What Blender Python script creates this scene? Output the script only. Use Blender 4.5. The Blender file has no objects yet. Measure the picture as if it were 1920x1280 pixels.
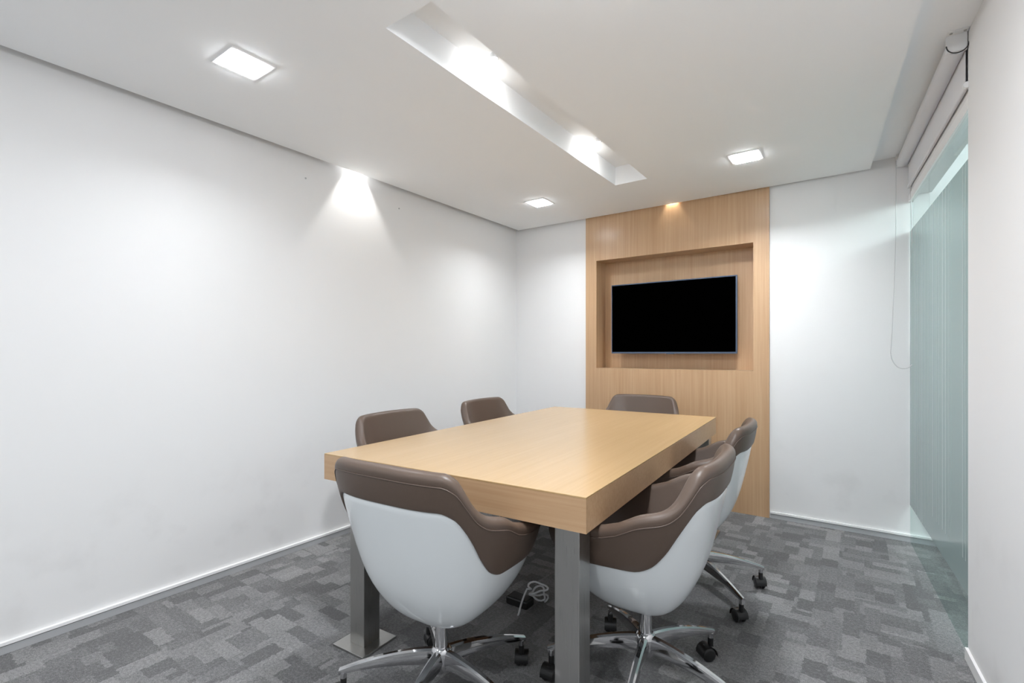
import bpy, math, random
from mathutils import Vector, Matrix
random.seed(7)
S = bpy.context.scene
COL = S.collection
PI = math.pi
R = math.radians

# ------------------------------------------------------------------ camera, world, exposure
YAW = R(35.325)
cam_d = bpy.data.cameras.new('camera')
cam = bpy.data.objects.new('camera', cam_d); COL.objects.link(cam)
cam.location = (0, 0, 1.2); cam.rotation_euler = (R(90), 0, YAW)
cam_d.sensor_width = 36; cam_d.lens = 920/1920*36; cam_d.shift_y = 21/1920
cam_d.clip_start = 0.02
S.camera = cam
w = bpy.data.worlds.new('world'); S.world = w; w.use_nodes = True
w.node_tree.nodes['Background'].inputs[0].default_value = (0.93, 0.97, 1.0, 1)
w.node_tree.nodes['Background'].inputs[1].default_value = 0.5
S.view_settings.view_transform = 'Standard'; S.view_settings.look = 'None'
S.view_settings.gamma = 1; S.view_settings.use_curve_mapping = False
S.view_settings.exposure = 0.36
S.cycles.max_bounces = 10; S.cycles.diffuse_bounces = 6
S.cycles.use_denoising = True
S.cycles.sample_clamp_indirect = 6
LAMP = 318.0          # radiance of the square ceiling lamps
SPOT = 4.0
CORR = 20; RIMR = 48  # power of the corridor fill; radiance of the added halo rims

CA, SA = math.cos(YAW), math.sin(YAW)
def c2w(X, D):            # ground plane in camera directions -> room axes (x along back wall, y into room)
    return (CA*X - SA*D, SA*X + CA*D)

# ------------------------------------------------------------------ materials
def mat(name, col=(.8,.8,.8), rough=.5, metal=0, **kw):
    m = bpy.data.materials.new(name); m.use_nodes = True
    b = m.node_tree.nodes['Principled BSDF']
    b.inputs['Base Color'].default_value = (*col, 1)
    b.inputs['Roughness'].default_value = rough
    b.inputs['Metallic'].default_value = metal
    for k, v in kw.items(): b.inputs[k.replace('_', ' ')].default_value = v
    return m
def N(m, t, **kw):
    n = m.node_tree.nodes.new(t)
    for k, v in kw.items():
        if k in n.inputs: n.inputs[k].default_value = v
        else: setattr(n, k, v)
    return n
def L(m, a, b): m.node_tree.links.new(a, b)
def bsdf(m): return m.node_tree.nodes['Principled BSDF']
def bump(m, h, strength, dist=.01):
    b = N(m, 'ShaderNodeBump'); b.inputs['Strength'].default_value = strength; b.inputs['Distance'].default_value = dist
    L(m, h, b.inputs['Height']); L(m, b.outputs[0], bsdf(m).inputs['Normal'])
def ramp(m, f, stops):
    r = N(m, 'ShaderNodeValToRGB'); e = r.color_ramp.elements
    while len(e) < len(stops): e.new(.5)
    for i, (p, c) in enumerate(stops): e[i].position = p; e[i].color = (*c, 1)
    L(m, f, r.inputs[0]); return r
def mth(m, op, a, b=None):
    n = N(m, 'ShaderNodeMath', operation=op)
    for i, x in enumerate((a, b)):
        if x is None: continue
        if isinstance(x, (int, float)): n.inputs[i].default_value = x
        else: L(m, x, n.inputs[i])
    return n.outputs[0]

def plaster(name, col, scuff=0):
    m = mat(name, col, .75)
    tc = N(m, 'ShaderNodeTexCoord'); n = N(m, 'ShaderNodeTexNoise'); n.inputs['Scale'].default_value = 90
    n.inputs['Detail'].default_value = 3
    L(m, tc.outputs['Object'], n.inputs['Vector']); bump(m, n.outputs[0], .04, .002)
    if scuff:
        # dull rubbed patches at chair height
        n2 = N(m, 'ShaderNodeTexNoise'); n2.inputs['Scale'].default_value = 5; n2.inputs['Detail'].default_value = 6
        L(m, tc.outputs['Object'], n2.inputs['Vector'])
        sp = N(m, 'ShaderNodeSeparateXYZ'); L(m, tc.outputs['Object'], sp.inputs[0])
        mr = N(m, 'ShaderNodeMapRange'); mr.inputs[1].default_value = .30; mr.inputs[2].default_value = .75
        mr.inputs[3].default_value = 1; mr.inputs[4].default_value = 0
        L(m, sp.outputs['Z'], mr.inputs[0])
        r = ramp(m, n2.outputs[0], [(.53, (0,0,0)), (.72, (1,1,1))])
        f = mth(m, 'MULTIPLY', r.outputs[0], mr.outputs[0]); f = mth(m, 'MULTIPLY', f, .25)
        mx = N(m, 'ShaderNodeMix', data_type='RGBA'); L(m, f, mx.inputs[0])
        mx.inputs[6].default_value = (*col, 1); mx.inputs[7].default_value = (col[0]*.72, col[1]*.71, col[2]*.70, 1)
        L(m, mx.outputs[2], bsdf(m).inputs['Base Color'])
    return m
M_wall = plaster('white_wall_paint', (.785,.785,.785), 1)
M_ceil = plaster('ceiling_paint', (.93,.945,.96))
M_trimw = mat('white_gloss_trim', (.86,.86,.86), .3)
M_trimg = mat('grey_skirting', (.42,.43,.44), .35)
M_dark = mat('dark_gap', (.03,.03,.03), .6)

def wood(name, c1, c2, c3, axis, rough=.38, coat=.25):
    m = mat(name, c2, rough, Coat_Weight=coat, Coat_Roughness=.22)
    tc = N(m, 'ShaderNodeTexCoord'); mp = N(m, 'ShaderNodeMapping')
    sc = [70, 70, 70]; sc[axis] = 1.6; mp.inputs['Scale'].default_value = sc
    L(m, tc.outputs['Object'], mp.inputs[0])
    n = N(m, 'ShaderNodeTexNoise'); n.inputs['Scale'].default_value = 1.0; n.inputs['Detail'].default_value = 5; n.inputs['Roughness'].default_value = .6
    L(m, mp.outputs[0], n.inputs['Vector'])
    mp2 = N(m, 'ShaderNodeMapping'); sc = [9, 9, 9]; sc[axis] = .35; mp2.inputs['Scale'].default_value = sc
    L(m, tc.outputs['Object'], mp2.inputs[0])
    n2 = N(m, 'ShaderNodeTexNoise'); n2.inputs['Scale'].default_value = 1; n2.inputs['Detail'].default_value = 3
    L(m, mp2.outputs[0], n2.inputs['Vector'])
    f = mth(m, 'ADD', mth(m, 'MULTIPLY', n.outputs[0], .62), mth(m, 'MULTIPLY', n2.outputs[0], .38))
    r = ramp(m, f, [(.36, c1), (.5, c2), (.64, c3)])
    L(m, r.outputs[0], bsdf(m).inputs['Base Color'])
    bump(m, n.outputs[0], .05, .001)
    return m
WC = ((.46,.285,.155), (.505,.325,.185), (.55,.365,.215))
M_woodV = wood('oak_veneer_upright_grain', *WC, 2)
M_woodX = wood('oak_veneer_cross_grain', *WC, 0)
TC = ((.455,.295,.133), (.48,.315,.148), (.505,.335,.166))
M_tableY = wood('oak_tabletop_veneer', *TC, 1, .45, .75)
M_tableX = wood('oak_tabletop_edge', *WC, 0, .42, .15)

def carpet():
    m = mat('grey_patchwork_carpet', (.12,.12,.12), .95)
    bsdf(m).inputs['Specular IOR Level'].default_value = .15
    tc = N(m, 'ShaderNodeTexCoord')
    wn = N(m, 'ShaderNodeTexNoise'); wn.inputs['Scale'].default_value = 70; wn.inputs['Detail'].default_value = 2
    L(m, tc.outputs['Object'], wn.inputs['Vector'])
    v1 = N(m, 'ShaderNodeVectorMath', operation='SUBTRACT'); L(m, wn.outputs['Color'], v1.inputs[0]); v1.inputs[1].default_value = (.5,.5,.5)
    v2 = N(m, 'ShaderNodeVectorMath', operation='SCALE'); L(m, v1.outputs[0], v2.inputs[0]); v2.inputs['Scale'].default_value = .022
    v3 = N(m, 'ShaderNodeVectorMath', operation='ADD'); L(m, v2.outputs[0], v3.inputs[0]); L(m, tc.outputs['Object'], v3.inputs[1])
    def brick(w, h, off, rot=0, seed=(0,0,0)):
        mp = N(m, 'ShaderNodeMapping'); mp.inputs['Location'].default_value = seed; mp.inputs['Rotation'].default_value = (0,0,rot)
        L(m, v3.outputs[0], mp.inputs[0])
        b = N(m, 'ShaderNodeTexBrick'); b.offset = off; b.squash = 1
        b.inputs['Color1'].default_value = (0,0,0,1); b.inputs['Color2'].default_value = (1,1,1,1)
        b.inputs['Mortar Size'].default_value = 0; b.inputs['Scale'].default_value = 1
        b.inputs['Brick Width'].default_value = w; b.inputs['Row Height'].default_value = h
        L(m, mp.outputs[0], b.inputs['Vector']); return b.outputs['Color']
    A = brick(.115, .08, .37, R(90), (.013,.02,0)); B = brick(.24, .08, .61, R(90), (3.1,1.02,0)); C = brick(.16, .06, .25, 0, (7.3,5.02,0))
    S1 = brick(.23, .15, .33, 0, (2.3,.7,0)); S2 = brick(.16, .31, .4, 0, (5.3,1.7,0))
    D = brick(.5, .5, 0, 0, (11.3,2.1,0))
    def pick(a, b, sel, th):
        mx = N(m, 'ShaderNodeMix', data_type='RGBA'); L(m, mth(m, 'GREATER_THAN', sel, th), mx.inputs[0])
        L(m, a, mx.inputs[6]); L(m, b, mx.inputs[7]); return mx.outputs[2]
    V = pick(A, B, S1, .5); V = pick(V, C, S2, .6)
    n = N(m, 'ShaderNodeTexNoise'); n.inputs['Scale'].default_value = 300; n.inputs['Detail'].default_value = 2
    L(m, tc.outputs['Object'], n.inputs['Vector'])
    n3 = N(m, 'ShaderNodeTexNoise'); n3.inputs['Scale'].default_value = 90; n3.inputs['Detail'].default_value = 3
    L(m, tc.outputs['Object'], n3.inputs['Vector'])
    s = mth(m, 'ADD', mth(m, 'MULTIPLY', V, .72), mth(m, 'MULTIPLY', D, .14))
    s = mth(m, 'ADD', s, mth(m, 'MULTIPLY', mth(m, 'SUBTRACT', n.outputs[0], .5), 2.1))
    s = mth(m, 'ADD', s, mth(m, 'MULTIPLY', mth(m, 'SUBTRACT', n3.outputs[0], .5), 1.3))
    r = ramp(m, s, [(.0, (.115,.115,.117)), (.3, (.155,.155,.157)), (.6, (.205,.205,.206)), (1.0, (.285,.284,.283))])
    L(m, r.outputs[0], bsdf(m).inputs['Base Color'])
    bump(m, n.outputs[0], .5, .004)
    return m
M_carpet = carpet()

def leather():
    m = mat('brown_leather', (.098,.067,.050), .42)
    bsdf(m).inputs['Specular IOR Level'].default_value = .5
    tc = N(m, 'ShaderNodeTexCoord'); v = N(m, 'ShaderNodeTexVoronoi'); v.inputs['Scale'].default_value = 420
    L(m, tc.outputs['Object'], v.inputs['Vector']); bump(m, v.outputs['Distance'], .12, .001)
    return m
M_leather = leather()
M_stitch = mat('brown_piping', (.10,.07,.055), .45)
M_shell = mat('white_moulded_plastic', (.72,.755,.77), .22, Coat_Weight=.4, Coat_Roughness=.05)
M_chrome = mat('polished_chrome', (.62,.62,.63), .07, 1)
M_black = mat('black_nylon', (.012,.012,.012), .35)
def brushed():
    m = mat('brushed_steel', (.46,.455,.44), .3, 1)
    tc = N(m, 'ShaderNodeTexCoord'); mp = N(m, 'ShaderNodeMapping'); mp.inputs['Scale'].default_value = (900, 900, 6)
    L(m, tc.outputs['Object'], mp.inputs[0]); n = N(m, 'ShaderNodeTexNoise'); n.inputs['Scale'].default_value = 1
    L(m, mp.outputs[0], n.inputs['Vector'])
    r = ramp(m, n.outputs[0], [(.3, (.27,)*3), (.7, (.34,)*3)]); L(m, r.outputs[0], bsdf(m).inputs['Roughness'])
    return m
M_steel = brushed()
M_screen = mat('black_screen', (.0002,.0002,.0002), .5); bsdf(M_screen).inputs['Specular IOR Level'].default_value = 0
M_bezel = mat('blue_grey_bezel', (.10,.13,.19), .25, .6)
M_blind = mat('white_blind_fabric', (.72,.72,.74), .8)
M_plasticw = mat('white_plastic', (.82,.82,.82), .35)
M_cord = mat('grey_bead_cord', (.62,.62,.62), .5)
M_cable = mat('pale_grey_cable', (.55,.56,.58), .4)
def emit(name, col, s):
    m = bpy.data.materials.new(name); m.use_nodes = True; nt = m.node_tree
    nt.nodes.remove(nt.nodes['Principled BSDF']); e = nt.nodes.new('ShaderNodeEmission')
    e.inputs[0].default_value = (*col, 1); e.inputs[1].default_value = s
    nt.links.new(e.outputs[0], nt.nodes['Material Output'].inputs[0]); return m
M_lamp = emit('lit_diffuser', (.97, 1, 1.04), LAMP)
M_halo = emit('added_halo_glow', (.97, 1, 1.04), RIMR)  # glow added for the ceiling halo around the lamps
M_bulb = emit('lit_bulb', (.97, 1, 1.04), 30)

def glass_clear():
    m = bpy.data.materials.new('clear_green_glass'); m.use_nodes = True; nt = m.node_tree
    nt.nodes.remove(nt.nodes['Principled BSDF'])
    t = N(m, 'ShaderNodeBsdfTransparent'); t.inputs[0].default_value = (.84,.92,.90,1)
    g = N(m, 'ShaderNodeBsdfGlossy'); g.inputs['Roughness'].default_value = .02
    f = N(m, 'ShaderNodeFresnel'); f.inputs[0].default_value = 1.45
    ge = N(m, 'ShaderNodeNewGeometry'); fr = mth(m, 'MULTIPLY', f.outputs[0], mth(m, 'SUBTRACT', 1.0, ge.outputs['Backfacing']))
    mx = N(m, 'ShaderNodeMixShader'); L(m, fr, mx.inputs[0]); L(m, t.outputs[0], mx.inputs[1]); L(m, g.outputs[0], mx.inputs[2])
    L(m, mx.outputs[0], nt.nodes['Material Output'].inputs[0]); return m
M_glass = glass_clear()
def frost():
    m = bpy.data.materials.new('frosted_film'); m.use_nodes = True; nt = m.node_tree
    nt.nodes.remove(nt.nodes['Principled BSDF'])
    tc = N(m, 'ShaderNodeTexCoord'); 
    df = N(m, 'ShaderNodeBsdfDiffuse'); df.inputs[0].default_value = (.44,.53,.53,1)
    tr = N(m, 'ShaderNodeBsdfTranslucent'); tr.inputs[0].default_value = (.62,.76,.75,1)
    m1 = N(m, 'ShaderNodeMixShader'); m1.inputs[0].default_value = .5; L(m, df.outputs[0], m1.inputs[1]); L(m, tr.outputs[0], m1.inputs[2])
    g = N(m, 'ShaderNodeBsdfGlossy'); g.inputs['Roughness'].default_value = .12
    f = N(m, 'ShaderNodeFresnel'); f.inputs[0].default_value = 1.35
    m2 = N(m, 'ShaderNodeMixShader'); L(m, f.outputs[0], m2.inputs[0]); L(m, m1.outputs[0], m2.inputs[1]); L(m, g.outputs[0], m2.inputs[2])
    L(m, m2.outputs[0], nt.nodes['Material Output'].inputs[0]); return m
M_frost = frost()
M_line = mat('pale_film_stripe', (.55,.63,.62), .5)

# ------------------------------------------------------------------ mesh helpers
class MB:
    def __init__(s): s.v = []; s.f = []; s.mi = []
    def add(s, vs, fs, mi=0):
        o = len(s.v); s.v += [tuple(v) for v in vs]; s.f += [tuple(i+o for i in f) for f in fs]; s.mi += [mi]*len(fs)
    def box(s, x0, x1, y0, y1, z0, z1, mi=0):
        v = [(x0,y0,z0),(x1,y0,z0),(x1,y1,z0),(x0,y1,z0),(x0,y0,z1),(x1,y0,z1),(x1,y1,z1),(x0,y1,z1)]
        s.add(v, [(0,3,2,1),(4,5,6,7),(0,1,5,4),(1,2,6,5),(2,3,7,6),(3,0,4,7)], mi); return s
    def tube(s, pts, r, n=10, caps=True, closed=False):
        P = [Vector(p) for p in pts]; rings = []; up = Vector((0,0,1))
        rr = r if isinstance(r, (list, tuple)) else [r]*len(P)
        for i, p in enumerate(P):
            if closed: t = P[(i+1) % len(P)] - P[i-1]
            else: t = P[min(i+1, len(P)-1)] - P[max(i-1, 0)]
            t.normalize(); a = t.cross(up)
            if a.length < 1e-3: a = t.cross(Vector((0,1,0)))
            a.normalize(); b = a.cross(t).normalized()
            rings.append([p + (a*math.cos(2*PI*k/n) + b*math.sin(2*PI*k/n))*rr[i] for k in range(n)])
        s.grid(rings, True, closed)
        if caps and not closed:
            o = len(s.v); m = len(P)
            s.add(rings[0], [tuple(range(n))]); s.add(rings[-1], [tuple(reversed(range(n)))])
        return s
    def grid(s, rings, wrap=True, closed=False, mi=0):
        n = len(rings[0]); m = len(rings); vs = [p for r in rings for p in r]; fs = []
        for i in range(m if closed else m-1):
            j2 = (i+1) % m
            for k in range(n if wrap else n-1):
                k2 = (k+1) % n
                fs.append((i*n+k, i*n+k2, j2*n+k2, j2*n+k))
        s.add(vs, fs, mi); return s
    def lathe(s, prof, c=(0,0,0), n=32):
        rings = [[(c[0]+r*math.cos(2*PI*k/n), c[1]+r*math.sin(2*PI*k/n), c[2]+z) for k in range(n)] for r, z in prof]
        return s.grid(rings)
    def build(s, name, m, parent=None, smooth=False, bevel=0, loc=None, rz=0, seg=2, weld=True, auto=None):
        me = bpy.data.meshes.new(name); me.from_pydata(s.v, [], s.f)
        for mm in (m if isinstance(m, (list, tuple)) else [m]): me.materials.append(mm)
        for p, i in zip(me.polygons, s.mi): p.material_index = i; p.use_smooth = smooth
        import bmesh
        bm = bmesh.new(); bm.from_mesh(me)
        if weld: bmesh.ops.remove_doubles(bm, verts=bm.verts, dist=1e-5)
        bmesh.ops.recalc_face_normals(bm, faces=bm.faces); bm.to_mesh(me); bm.free()
        if smooth and auto:
            try: me.set_sharp_from_angle(angle=R(auto))
            except Exception: pass
        o = bpy.data.objects.new(name, me); COL.objects.link(o)
        if loc: o.location = loc
        o.rotation_euler = (0,0,rz)
        if parent: o.parent = parent
        if bevel:
            b = o.modifiers.new('bevel', 'BEVEL'); b.width = bevel; b.segments = seg; b.limit_method = 'ANGLE'; b.angle_limit = R(40)
        return o
def struct(o): o['kind'] = 'structure'; return o
def tag(o, label, cat, group=None):
    o['label'] = label; o['category'] = cat
    if group: o['group'] = group
    return o
def empty(name, loc, rz, label, cat, group=None):
    o = bpy.data.objects.new(name, None); COL.objects.link(o); o.location = loc; o.rotation_euler = (0,0,rz)
    o.empty_display_size = .1
    return tag(o, label, cat, group)

# ------------------------------------------------------------------ room shell
UL, VB = -2.79, 4.005          # left wall, back wall
ZC, ZU = 2.40, 2.458           # dropped ceiling, upper ceiling
G0 = c2w(2.532, 3.114)         # glass corner at back wall
GA = R(3.8)                    # glass wall is slightly out of square
gx, gy = math.sin(GA), -math.cos(GA)     # along the glass towards the camera
nx, ny = -math.cos(GA), -math.sin(GA)    # into the room
def gp(s, o, z=0): return (G0[0]+gx*s+nx*o, G0[1]+gy*s+ny*o, z)
NEAR = -1.6
struct(MB().box(UL-.12, 2.6, NEAR, VB+.12, -.05, 0).build('floor', M_carpet))
struct(MB().box(UL-.12, UL, NEAR, VB+.12, 0, 2.75).build('wall_left', M_wall))
# back wall with the opening behind the panel's niche
NU0, NU1, NZ0, NZ1, NV = -1.907, -.642, 1.065, 2.014, 4.174
b = MB(); 
h_ = .03
b.box(UL-.12, NU0-h_, VB, VB+.12, 0, 2.75); b.box(NU1+h_, 2.6, VB, VB+.12, 0, 2.75)
b.box(NU0-h_, NU1+h_, VB, VB+.12, 0, NZ0-h_); b.box(NU0-h_, NU1+h_, VB, VB+.12, NZ1+h_, 2.75)
struct(b.build('wall_back', M_wall))
# upper ceiling
struct(MB().box(UL-.12, .9, NEAR, VB+.12, 2.62, 2.72).build('ceiling', M_ceil))
# dropped ceiling with light slot
GL, GB = .055, .035
SU0, SU1, SV0, SV1, SZ = -1.43, -1.196, 1.21, 3.30, 2.53
x0, y1 = UL+GL, VB-GB
def dropedge(y): # right edge parallel to glass
    d = c2w(672/920*3.205, 3.205); return d[0] - (y-d[1])*math.tan(GA)
b = MB()
def slab(xa, xb, ya, yb, z0, z1):
    q = lambda x, y: (dropedge(y) if x == 'R' else x)
    v = [(q(xa,ya),ya,z0),(q(xb,ya),ya,z0),(q(xb,yb),yb,z0),(q(xa,yb),yb,z0),(q(xa,ya),ya,z1),(q(xb,ya),ya,z1),(q(xb,yb),yb,z1),(q(xa,yb),yb,z1)]
    b.add(v, [(0,3,2,1),(4,5,6,7),(0,1,5,4),(1,2,6,5),(2,3,7,6),(3,0,4,7)])
# the slab is cut into cells so that the light slot and the square lamp openings stay open
LAMPS = [(-2.09, 1.02), (-2.09, 3.33), (-.571, 3.282)]
HO = .0725
ys = sorted({NEAR, SV0, SV1, y1} | {v+q*HO for _, v in LAMPS for q in (-1, 1)})
xs = sorted({x0, SU0, SU1} | {u+q*HO for u, _ in LAMPS for q in (-1, 1)}) + ['R']
for ya, yb in zip(ys, ys[1:]):
    run = None
    for xa, xb in zip(xs, xs[1:]):
        xm = (xa+xb)/2 if xb != 'R' else xa+.01; ym = (ya+yb)/2
        hole = any(abs(xm-u) < HO and abs(ym-v) < HO for u, v in LAMPS)
        slot = SU0 < xm < SU1 and SV0 < ym < SV1
        if hole or slot:
            if run is not None: slab(run, xa, ya, yb, ZC, 2.60); run = None
            if slot: slab(xa, xb, ya, yb, SZ, 2.60)
        elif run is None: run = xa
    if run is not None: slab(run, 'R', ya, yb, ZC, 2.60)
struct(b.build('ceiling_drop', M_ceil, weld=False))
# higher strip of ceiling above the blind
b = MB(); e0 = dropedge(VB); e1 = dropedge(NEAR)
b.add([(e0-.01,VB,ZU),(e1-.01,NEAR,ZU),(gp(0,-.12)[0]+1.0,VB,ZU),(1.9,NEAR,ZU),(e0-.01,VB,2.6),(e1-.01,NEAR,2.6),(gp(0,-.12)[0]+1.0,VB,2.6),(1.9,NEAR,2.6)],
      [(0,1,3,2),(4,6,7,5),(0,4,5,1),(2,3,7,6),(0,2,6,4),(1,5,7,3)])
struct(b.build('ceiling_side', M_ceil))
# right hand wall: glass bay, then solid wall towards the camera
SG = 1.405
wr = MB(); wr.box(-.0, 3.6, -.12, .012, 0, ZU+.02)
o = wr.build('wall_right', M_wall); struct(o); o.matrix_world = Matrix(((gx,nx,0,gp(SG,0)[0]),(gy,ny,0,gp(SG,0)[1]),(0,0,1,0),(0,0,0,1)))
def ginst(mb, name, m, **kw):
    o = mb.build(name, m, **kw)
    o.matrix_world = Matrix(((gx,nx,0,G0[0]),(gy,ny,0,G0[1]),(0,0,1,0),(0,0,0,1))); return o
struct(ginst(MB().box(.0, SG, -.10, .004, 2.20, ZU), 'wall_header', M_wall))
struct(ginst(MB().box(.0, SG, -.012, .012, 2.155, 2.20), 'trim_1', M_trimw))
win = struct(ginst(MB().box(.002, SG, -.006, .004, 0.0, 2.157), 'window_1', M_glass))
def child(mb, name, m, par, **kw):
    o = mb.build(name, m, **kw); o.parent = par; return o
child(MB().box(.004, SG, .0045, .0055, .236, 1.969), 'frosted_film', M_frost, win)
b = MB()
for s_, w_ in ((.055,.004),(.10,.003),(.155,.003),(.20,.006),(.27,.004),(.36,.005),(.41,.008),(.50,.003),(.60,.004),(.70,.010),(.80,.004),(.845,.006),(.92,.014),(.985,.012),(1.05,.005),(1.075,.004),(1.29,.008),(1.335,.004)):
    b.box(s_, s_+w_*.6, .0056, .0062, .36 if s_ > .5 else .24, 1.965)
child(b, 'film_stripe', M_line, win)
# corridor beyond the glass
struct(MB().box(1.75, 1.85, NEAR, VB, 0, ZU).build('wall_corridor', M_wall))

# skirtings
def skirt(name, length, M4, split=True):
    b = MB(); b.box(0, length, 0, .012, .0, .031, 0); b.box(0, length, 0, .004, .031, .035, 1); b.box(0, length, 0, .016, .035, .048, 2)
    o = b.build(name, [M_trimg, M_dark, M_trimw], weld=False); struct(o); o.matrix_world = M4; return o
skirt('baseboard_left', VB-NEAR, Matrix(((0,1,0,UL),(-1,0,0,VB),(0,0,1,0),(0,0,0,1))))
skirt('baseboard_back', 2.2, Matrix(((1,0,0,-.530),(0,-1,0,VB),(0,0,1,0),(0,0,0,1))))
skirt('baseboard_back_left', .79, Matrix(((1,0,0,UL),(0,-1,0,VB),(0,0,1,0),(0,0,0,1))))
b = MB(); b.box(0, 3.4, .012, .022, 0, .045); o = b.build('baseboard_right', M_trimw); struct(o)
o.matrix_world = Matrix(((gx,nx,0,gp(SG,0)[0]),(gy,ny,0,gp(SG,0)[1]),(0,0,1,0),(0,0,0,1)))

# small screw marks on the left wall
for z_, v_, lb in ((2.276, 1.734, 'tiny grey screw head on the left wall, nearer the camera than the wall light'), (2.269, 2.486, 'tiny grey screw head on the left wall, farther than the wall light')):
    o = MB().tube([(0,0,0),(.004,0,0)], .0055, 12).build('screw', M_trimg, loc=(UL-.001, v_, z_), smooth=True, auto=50); tag(o, lb, 'screw')

# ------------------------------------------------------------------ wood panel with niche
PF = VB-.018
P = empty('wall_panel', (-1.274, VB, 0), 0, 'tall pale oak veneer wall panel with a square recess around the television', 'wall panel')
def pbox(mb, name, m, **kw):
    o = mb.build(name, m, **kw); o.parent = P; o.location = (1.274, -VB, 0); return o
PU0, PU1 = -2.012, -.536
PT = ZC+.12
b = MB(); b.box(PU0, NU0, PF, VB-.001, 0, PT); b.box(NU1, PU1, PF, VB-.001, 0, PT)
b.box(NU0, NU1, PF, VB-.001, 0, NZ0); b.box(NU0, NU1, PF, VB-.001, NZ1, PT)
pbox(b, 'panel_face', M_woodV, weld=False)
e = .012
b = MB(); b.box(NU0-e, NU0, VB-.001, NV, NZ0-e, NZ1+e); b.box(NU1, NU1+e, VB-.001, NV, NZ0-e, NZ1+e)
b.box(NU0, NU1, VB-.001, NV, NZ0-e, NZ0); b.box(NU0, NU1, VB-.001, NV, NZ1, NZ1+e)
pbox(b, 'recess_lining', M_woodV, weld=False)
pbox(MB().box(NU0-e, NU1+e, NV, NV+.015, NZ0-e, NZ1+e), 'recess_back', M_woodV)

# television
TU0, TU1, TZ0, TZ1, TV = -1.789, -.762, 1.193, 1.794, 4.045
T = empty('television', ((TU0+TU1)/2, TV+.02, (TZ0+TZ1)/2), 0, 'switched off black flat television with thin blue-grey bezel in the oak recess', 'television')
hw, hh = (TU1-TU0)/2, (TZ1-TZ0)/2
MB().box(-hw+.004, hw-.004, .0, .03, -hh+.004, hh-.004).build('casing', M_black, T, bevel=.004)
bz = .011; b = MB()
b.box(-hw, -hw+.006, -.02, .0, -hh, hh); b.box(hw-bz, hw, -.02, .0, -hh, hh); b.box(-hw+.006, hw-bz, -.02, .0, hh-.008, hh); b.box(-hw+.006, hw-bz, -.02, .0, -hh, -hh+.014)
b.build('bezel', M_bezel, T, weld=False)
MB().box(-hw+.006, hw-bz, -.017, .0, -hh+.014, hh-.008).build('screen', M_screen, T)
MB().box(-.03, .03, -.016, .005, -hh-.004, -hh).build('indicator', M_bezel, T)
MB().box(-.22, .22, .03, NV-TV-.021, -.15, .15).build('wall_bracket', M_black, T)

# ------------------------------------------------------------------ ceiling lamps
def lamp(u, v, label, f=1.0):
    t = empty('recessed_downlight', (u, v, ZC), 0, label, 'ceiling light', 'square ceiling downlights')
    b = MB(); a, c = .068, .088
    for x in (-1, 1):
        b.box(min(x*a, x*c), max(x*a, x*c), -c, c, -.004, .0); 
    b.box(-a, a, a, c, -.004, 0); b.box(-a, a, -c, -a, -.004, 0)
    for q in (-1, 1):
        b.box(min(q*a, q*(a+.004)), max(q*a, q*(a+.004)), -a-.004, a+.004, 0, RD+.004); b.box(-a, a, min(q*a, q*(a+.004)), max(q*a, q*(a+.004)), 0, RD+.004)
    b.build('frame', M_trimw, t, weld=False)
    b = MB(); b.box(-a, a, -a, a, RD, RD+.004)
    md = M_lamp.copy(); md.node_tree.nodes['Emission'].inputs[1].default_value = LAMP*f
    b.build('diffuser', md, t)
    b = MB()  # added glowing lip that throws a halo onto the ceiling
    for q in (-1, 1):
        b.box(min(q*a, q*(a-.004)), max(q*a, q*(a-.004)), -a, a, -.010, -.001); b.box(-a+.004, a-.004, min(q*a, q*(a-.004)), max(q*a, q*(a-.004)), -.010, -.001)
    b.build('halo_rim', M_halo, t, weld=False)
    return t
def unseen_lamp(u, v, z=ZC-.012, size=.136, power=None, rim=0):   # ceiling lamps of the same row outside the picture
    ld = bpy.data.lights.new('ceiling_lamp', 'AREA'); ld.shape = 'SQUARE'; ld.size = size; ld.color = (.97, 1, 1.04)
    ld.energy = power or LAMP*PI*size*size
    lo = bpy.data.objects.new('ceiling_lamp', ld); COL.objects.link(lo); lo.location = (u, v, z)
    if rim:
        pd = bpy.data.lights.new('ceiling_halo_fill', 'POINT'); pd.energy = LAMP*.014*rim; pd.shadow_soft_size = .05; pd.color = (.97, 1, 1.04)  # added point light, spills glow onto the ceiling around the unseen lamp
        po = bpy.data.objects.new('ceiling_halo_fill', pd); COL.objects.link(po); po.location = (u, v, z-.03)
    return lo
RD = .045
lamp(-2.09, 1.02, 'square recessed ceiling downlight at upper left, largest of the three', .54)
lamp(-2.09, 3.33, 'square ceiling downlight nearest the left back corner of the room', .82)
lamp(-.571, 3.282, 'square ceiling downlight in front of the right part of the wood panel', 1.45)
unseen_lamp(-.571, 1.02, power=LAMP*PI*.0185*1.25, rim=2.2); unseen_lamp(-2.09, -.9, power=LAMP*PI*.0185*.4, rim=.5); unseen_lamp(-.571, -.9, power=LAMP*PI*.0185*.8, rim=1)
for v in (3.2, 1.9, .6):     # unseen point lights added in the corridor to brighten the right side
    pd = bpy.data.lights.new('corridor_fill', 'POINT'); pd.energy = CORR; pd.shadow_soft_size = .16; pd.color = (.97, 1, 1.04)
    po = bpy.data.objects.new('corridor_fill', pd); COL.objects.link(po); po.location = (1.25, v, ZU-.16)

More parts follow.
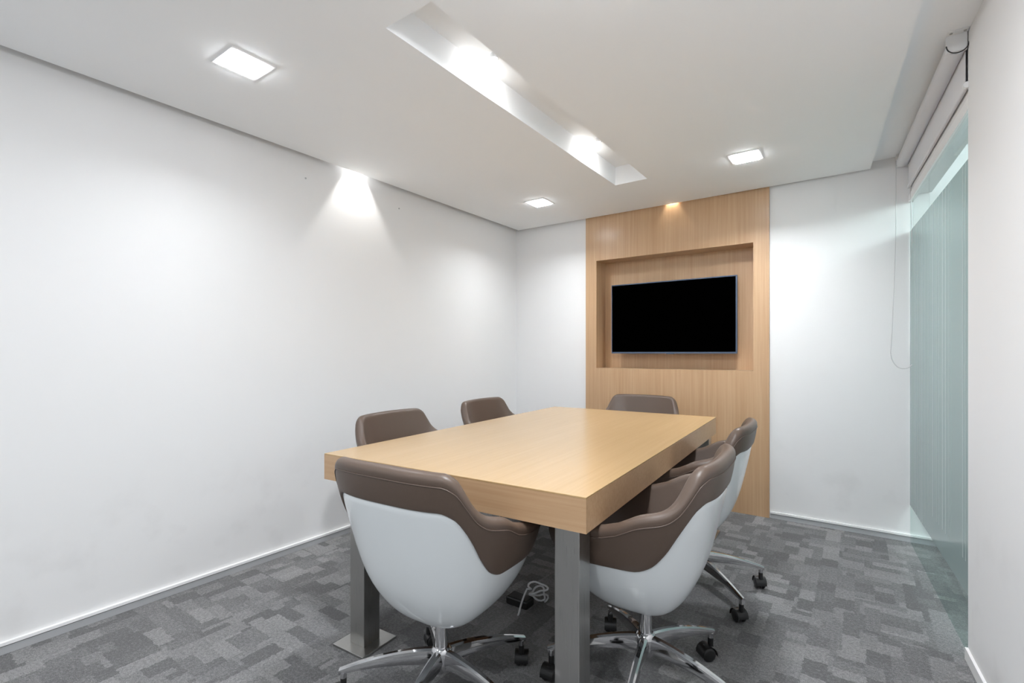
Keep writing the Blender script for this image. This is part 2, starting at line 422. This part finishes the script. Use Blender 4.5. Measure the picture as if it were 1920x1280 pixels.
def spot(name, loc, target, label, power, angle, blend=.5, bulb=.014, group=None, col=(1,.98,.95)):
    t = empty(name, loc, 0, label, 'spotlight', group)
    MB().lathe([(bulb*.2, .012), (bulb*1.5, .012), (bulb*1.5, -.002), (bulb*1.15, -.004), (bulb*1.1, .004)], n=24).build('ring', M_trimw, t, smooth=True)
    MB().lathe([(.0001, -.0045), (bulb*.7, -.004), (bulb*1.0, -.0005)], n=20).build('bulb', M_bulb, t, smooth=True)
    ld = bpy.data.lights.new(name+'_beam', 'SPOT'); ld.energy = power; ld.spot_size = R(angle); ld.spot_blend = blend
    ld.shadow_soft_size = .01; ld.color = col
    lo = bpy.data.objects.new('beam', ld); COL.objects.link(lo); lo.parent = t; lo.location = (0,0,-.012)
    d = Vector(target) - (Vector(loc)+Vector((0,0,-.012))); lo.rotation_euler = d.to_track_quat('-Z', 'Y').to_euler()
    return t
for v, lb in ((1.744, 'small round spotlight in the ceiling slot, nearer one'), (2.81, 'small round spotlight in the ceiling slot, farther one')):
    spot('slot_spotlight', (-1.333, v, SZ-.013), (-1.46, v+.02, SZ-.10), lb, 1.1*SPOT, 172, 1.0, group='spotlights in the ceiling slot')
spot('wall_washer', (UL+.030, 2.10, 2.52), (UL+.01, 2.10, 1.9), 'small spotlight hidden in the ceiling gap washing the left wall', 9*SPOT, 75, .5, .012)
spot('wall_washer', (-1.236, VB-.030, 2.50), (-1.236, VB-.012, 1.9), 'small spotlight hidden above the middle of the wood panel', 2.5*SPOT, 70, .6, .008, col=(1,.9,.75))

# ------------------------------------------------------------------ roller blind and chain
BL = empty('roller_blind', gp(.74, .045, ZU), 0, 'white roller blind rolled up above the glass wall', 'blind')
BL.rotation_euler = (0, 0, math.atan2(gy, gx))
# local axes: x along the glass towards the camera, -y into the room
def bl(mb, name, m, **kw):
    o = mb.build(name, m, **kw); o.parent = BL; return o
zt = -.045
def rod(y, z, r, x0_, x1_, n=24): return MB().tube([(x0_, y, z), (x1_, y, z)], r, n)
bl(rod(0, zt, .033, -.72, .66), 'fabric_roll', M_blind, smooth=True, auto=50)
b = MB(); b.grid([[(x_, .0285, zt), (x_, .0285, -.20)] for x_ in (-.71, .65)], wrap=False); b.grid([[(x_, .0295, zt), (x_, .0295, -.20)] for x_ in (-.71, .65)], wrap=False)
bl(b, 'fabric', M_blind)
bl(MB().box(-.715, .655, .022, .036, -.222, -.196), 'bottom_bar', M_blind, bevel=.006, seg=3)
bl(MB().tube([(.655, .029, -.209), (.672, .029, -.209)], .012, 16), 'bar_cap', M_plasticw, smooth=True, auto=50)
for xx in (.66, -.735):
    b = MB(); b.box(xx, xx+.014, -.034, .030, -.07, -.0); b.box(xx-.0, xx+.045, -.034, .030, -.004, .0)
    k = bl(b, 'bracket', M_plasticw, bevel=.003)
    if xx > 0:
        for yy in (-.022, .02):
            MB().tube([(xx+.030, yy, -.004), (xx+.030, yy, -.006)], .005, 12).build('screw', M_steel, k)
rp = [(.678, .034*math.cos(a)-.0, zt+.034*math.sin(a)) for a in [PI+PI*i/16 for i in range(17)]]
bl(MB().tube(rp, .0022, 8), 'retaining_ring', M_dark, smooth=True)
# bead chain: loop hanging from the far end of the blind
cp = []
zt0, zb0 = ZU-.05, 1.10
cx = -.66
pts = []
for i in range(41):
    z = zt0 + (zb0+.10-zt0)*i/40; t_ = i/40
    pts.append((cx, -.040-.045*max(0, t_-.35)**1.3, z))
for i in range(1, 16):
    a = PI*i/16; 
    yl = pts[40][1]; yr = .062-.0
    pts.append((cx, (yl+yr)/2 - (yr-yl)/2*math.cos(a), zb0+.10-.10*math.sin(a)))
for i in range(41):
    z = zb0+.10 + (zt0-zb0-.10)*i/40; t_ = 1-i/40
    pts.append((cx, .030+.032*t_**1.3, z))
b = MB(); b.tube([(x, y, z-ZU) for x, y, z in pts], .0028, 6)
bl(b, 'chain', M_cord, smooth=True)

# ------------------------------------------------------------------ table
TA = R(3.225)
HT, TT = .771, .109
FL = c2w(-.801, 2.094)
W_, L_ = (math.cos(TA), math.sin(TA)), (-math.sin(TA), math.cos(TA))
def tp(a, l, z=0): return (FL[0]+W_[0]*a+L_[0]*l, FL[1]+W_[1]*a+L_[1]*l, z)
TW, TL = 1.205, 2.15
TB = empty('meeting_table', tp(0, 0), TA, 'rectangular oak veneer meeting table with a thick top on square steel legs', 'table')
b = MB(); b.box(0, TW, 0, TL, HT-.006, HT)
top = b.build('tabletop', M_tableY, TB, bevel=.001)
b = MB(); b.box(0, TW, 0, TL, HT-TT, HT-.006)
o = b.build('top_edging', M_tableX, TB)
lw = .083
for (a, l) in ((.150, .012), (TW-.028-lw, .012), (.150, TL-.012-lw), (TW-.028-lw, TL-.012-lw)):
    g = MB(); g.box(a, a+lw, l, l+lw, .008, HT-TT)
    lg = g.build('leg', M_steel, TB, bevel=.002)
    q = MB(); q.box(a-.048, a+lw+.048, l-.048, l+lw+.048, 0, .009)
    q.build('foot_plate', M_steel, lg, bevel=.001)

# cable bundle lying on the carpet under the table
b = MB(); cx_, cy_ = c2w(.125, 2.36)
pts = []
for i in range(60):
    a = i*2*PI/22; rr = .045+.012*math.sin(i*.7)
    pts.append((rr*math.cos(a)*.8, rr*math.sin(a), .012+i*.0012+.008*math.sin(i*.5)))
for i in range(12):
    pts.append((-.03+.002*i*i*.1, -.05-.010*i, max(.006, .075-.0075*i)))
cb = empty('cable_bundle', (cx_, cy_, 0), 0, 'coiled pale grey cable with black adaptor on the carpet under the table', 'cable')
b.tube(pts, .0045, 8); b.build('cable', M_cable, cb, smooth=True)
MB().box(-.12, .0, -.10, -.03, .0, .04).build('adaptor', M_black, cb, bevel=.008)

# ------------------------------------------------------------------ chairs
def lerp_table(tab, x):
    if x <= tab[0][0]: return tab[0][1]
    for (a, p), (c, q) in zip(tab, tab[1:]):
        if x <= c:
            t = (x-a)/(c-a); return p+(q-p)*t
    return tab[-1][1]
def smooth_table(tab, x):   # monotone-ish cubic (finite difference tangents)
    n = len(tab)
    if x <= tab[0][0]: return tab[0][1]
    if x >= tab[-1][0]:
        (a, p), (c, q) = tab[-2], tab[-1]; return q + (q-p)/(c-a)*(x-c)
    d = [(tab[i+1][1]-tab[i][1])/(tab[i+1][0]-tab[i][0]) for i in range(n-1)]
    mm = [d[0]]+[0 if d[i-1]*d[i] <= 0 else 2*d[i-1]*d[i]/(d[i-1]+d[i]) for i in range(1, n-1)]+[d[-1]]
    for i in range(n-1):
        if x <= tab[i+1][0]:
            h = tab[i+1][0]-tab[i][0]; t = (x-tab[i][0])/h
            return (2*t**3-3*t*t+1)*tab[i][1]+(t**3-2*t*t+t)*h*mm[i]+(-2*t**3+3*t*t)*tab[i+1][1]+(t**3-t*t)*h*mm[i+1]
Sz = [(.300, .02), (.304,.20), (.318,.35), (.350,.50), (.40,.635), (.454,.735), (.523,.82), (.636,.92), (.741,1.0), (.872,1.08)]
HA, HB, HF, NE = .325, .262, .37, 3.0
NPH = 120
RIM = [(0,.868),(29,.864),(38,.846),(46,.803),(54,.760),(64,.732),(80.3,.712),(86,.696),(90,.673),(92.3,.659),(97,.651),(103,.648),(128,.642),(140,.61),(150,.50),(158,.462),(180,.455)]
SEAM = [(0,.751),(27,.751),(38,.733),(46,.697),(54,.65),(62,.598),(74,.545),(86,.522),(110,.514),(136,.512),(150,.46),(160,.43),(180,.425)]
def plan(ph, s):
    c, q = math.cos(ph), math.sin(ph); e_ = 2/NE
    b_ = HB if c > 0 else HF
    return Vector((HA*math.copysign(abs(q)**e_, q)*s, -b_*math.copysign(abs(c)**e_, c)*s))
def pt(ph, z, off=0):
    s = smooth_table(Sz, z)
    p = plan(ph, s); d = plan(ph+.02, s)-plan(ph-.02, s)
    n_ = Vector((d.y, -d.x)); n_.normalize()
    if n_.dot(p) < 0: n_ = -n_
    p = p + n_*off
    return (p.x, p.y, z)
PH = [-PI + 2*PI*i/NPH for i in range(NPH)]
def adeg(ph): return abs(math.degrees(ph))

def chair_mesh_parts(t):
    # white outer shell
    rings = []
    for i in range(22):
        f = i/21
        ring = []
        for ph in PH:
            zs = smooth_table(SEAM, adeg(ph))+.012
            zz = .300 + (zs-.300)*(f**1.6)
            ring.append(pt(ph, zz))
        rings.append(ring)
    b = MB(); b.grid(rings)
    b.add([(0,0,.299)]+list(rings[0]), [(0, 1+k, 1+(k+1) % NPH) for k in range(NPH)])
    o = b.build('shell', M_shell, t, smooth=True)
    so = o.modifiers.new('thick', 'SOLIDIFY'); so.thickness = .008; so.offset = 0 if False else -1
    # upholstery
    TH = .046; e_ = .007
    rings = []
    def ring(fn): rings.append([fn(ph, smooth_table(RIM, adeg(ph)), smooth_table(SEAM, adeg(ph))) for ph in PH])
    ring(lambda ph, r, s: pt(ph, s+.004, -.004))
    ring(lambda ph, r, s: pt(ph, s, .001))
    ring(lambda ph, r, s: pt(ph, s+.001, e_*.7))
    ring(lambda ph, r, s: pt(ph, s+.005, e_))
    for f in (.15,.3,.45,.6,.75,.9):
        ring(lambda ph, r, s, f=f: pt(ph, (s+.005)+(r-.024-s-.005)*f, e_+.002*math.sin(PI*f)))
    for k in range(0, 9):
        a = PI*k/8
        def fn(ph, r, s, a=a):
            p = pt(ph, r-.022, e_-TH/2+TH/2*math.cos(a)*1.0)
            return (p[0], p[1], r-.022+.022*math.sin(a))
        ring(fn)
    for f in (.15,.35,.55,.75,1.0):
        def fn(ph, r, s, f=f):
            zin = .40; z = (r-.022)+(min(zin, r-.03)-(r-.022))*f
            bul = .018*math.sin(PI*f) if adeg(ph) < 60 else .006*math.sin(PI*f)
            return pt(ph, z, e_-TH-bul)
        ring(fn)
    b = MB(); b.grid(rings); b.build('upholstery', M_leather, t, smooth=True)
    # piping line below the rim
    pl = [pt(ph, smooth_table(RIM, adeg(ph))-.036, e_+.0015) for ph in PH if adeg(ph) < 146]
    MB().tube(pl, .0022, 6).build('piping', M_stitch, t, smooth=True)
    # seat cushion
    rings = []
    for (z, off) in ((.385,-.06),(.392,-.048),(.42,-.044),(.452,-.046),(.470,-.058),(.478,-.085),(.480,-.13)):
        rings.append([(lambda p: (p[0], p[1], z))(pt(ph, .47, off-.004)) for ph in PH])
    b = MB(); b.grid(rings)
    b.add([(0,0,.481)]+rings[-1], [(0, 1+k, 1+(k+1) % NPH) for k in range(NPH)])
    b.add([(0,0,.385)]+rings[0], [(0, 1+k, 1+(k+1) % NPH) for k in range(NPH)])
    b.build('seat_cushion', M_leather, t, smooth=True)
    # column and mounting disc
    MB().lathe([(.001,.115),(.022,.115),(.0225,.12),(.0225,.296),(.05,.302),(.05,.306),(.001,.306)], n=28).build('column', M_chrome, t, smooth=True, auto=35)
    return t
def add_base(t, ang0):
    MB().lathe([(.001,.118),(.030,.118),(.036,.13),(.036,.185),(.032,.193),(.026,.199),(.001,.199)], n=28).build('hub', M_chrome, t, smooth=True, auto=35)
    for k in range(5):
        a = ang0+k*2*PI/5
        rings = []
        for i in range(13):
            f = i/12; r = .030+(.352-.030)*f
            zt_ = .192-.002*f-.073*f**1.7
            th = .056*(1-f)+.020*f; w1 = .014*(1-f)+.009*f; w2 = .019*(1-f)+.010*f
            sec = [(-w1*.5, 0), (w1*.5, 0), (w1, -.005), (w2, -th*.55), (w2*.8, -th), (-w2*.8, -th), (-w2, -th*.55), (-w1, -.005)]
            rings.append([(r, y, zt_+z) for y, z in sec])
        b = MB(); b.grid(rings); b.add(rings[0], [tuple(range(8))]); b.add(rings[-1], [tuple(range(8))])
        b.tube([(.338,0,.105),(.338,0,.086)], .011, 16)
        b.build('leg', M_chrome, t, smooth=True, rz=a, auto=32)
        # caster: hood and two wheels
        b = MB(); sw = random.uniform(0, 2*PI)
        off = .016
        for y0, y1_ in ((-.024,-.006),(.006,.024)):
            rr = .0275
            prof = [(.001,y0),(rr*.75,y0),(rr*.97,y0+.004),(rr,y0+.007),(rr,y1_-.007),(rr*.97,y1_-.004),(rr*.75,y1_),(.001,y1_)]
            rg = [[(off+p*math.cos(2*PI*q/20), yy, rr+p*math.sin(2*PI*q/20)) for q in range(20)] for p, yy in prof]
            b.grid(rg)
        rg = []
        for i in range(10):      # arched hood
            an = R(-10+200*i/9)
            rg.append([(off+.032*math.cos(an), yy, .0275+.032*math.sin(an)) for yy in (-.025, -.02, .02, .025)] )
        b.grid(rg, wrap=False)
        b.box(off-.014, off+.014, -.005, .005, .02, .058)
        b.tube([(0,0,.052),(0,0,.088)], .0105, 14)
        c = b.build('caster', M_black, t, smooth=True, auto=40)
        c.location = (.338*math.cos(a), .338*math.sin(a), 0); c.rotation_euler = (0,0,sw)
        so = c.modifiers.new('bevel', 'BEVEL'); so.width = .001
def set_chair_base(t, ang):
    ks = [o for o in t.children if o.name.startswith('leg')]; cs = [o for o in t.children if o.name.startswith('caster')]
    for k, (l_, c) in enumerate(zip(ks, cs)):
        a = ang+k*2*PI/5
        l_.rotation_euler = (0,0,a); c.location = (.338*math.cos(a), .338*math.sin(a), 0); c.rotation_euler = (0,0,random.uniform(0,2*PI))
GROUP = 'brown and white tub chairs around the table'
# (table-width, table-length, facing rotation, star angle in room axes, label)
def camang(deg): return R(deg)+YAW
A_ = c2w(-.241, 1.68); B_ = c2w(.48, 1.765); C_ = c2w(.925, 2.503)
chairs = [
 (A_[0], A_[1], TA, camang(35), 'brown and white swivel tub chair at the near end of the table, largest in view'),
 (B_[0], B_[1], TA+R(90), camang(28), 'brown and white swivel tub chair on the right side, nearer of the two there'),
 (C_[0], C_[1], TA+R(90), camang(-2), 'brown and white swivel tub chair on the right side, farther of the two there'),
 (*tp(.61, 2.25)[:2], TA+R(180), R(80), 'brown swivel chair at the far end of the table in front of the wood panel'),
 (*tp(-.04, .655)[:2], TA-R(90), R(20), 'brown swivel chair on the left side, nearer of the two beside the white wall'),
 (*tp(-.04, 1.55)[:2], TA-R(90), R(75), 'brown swivel chair on the left side, farther one toward the back corner'),
]
proto = None
for (x, y, rz, sa, lb) in chairs:
    if proto is None:
        t = empty('swivel_chair', (x, y, 0), rz, lb, 'chair', GROUP)
        chair_mesh_parts(t); add_base(t, sa-rz); proto = t
    else:
        t = proto.copy(); COL.objects.link(t); t.location = (x, y, 0); t.rotation_euler = (0,0,rz); t['label'] = lb
        for ch in list(proto.children):
            c = ch.copy(); COL.objects.link(c); c.parent = t
        set_chair_base(t, sa-rz)
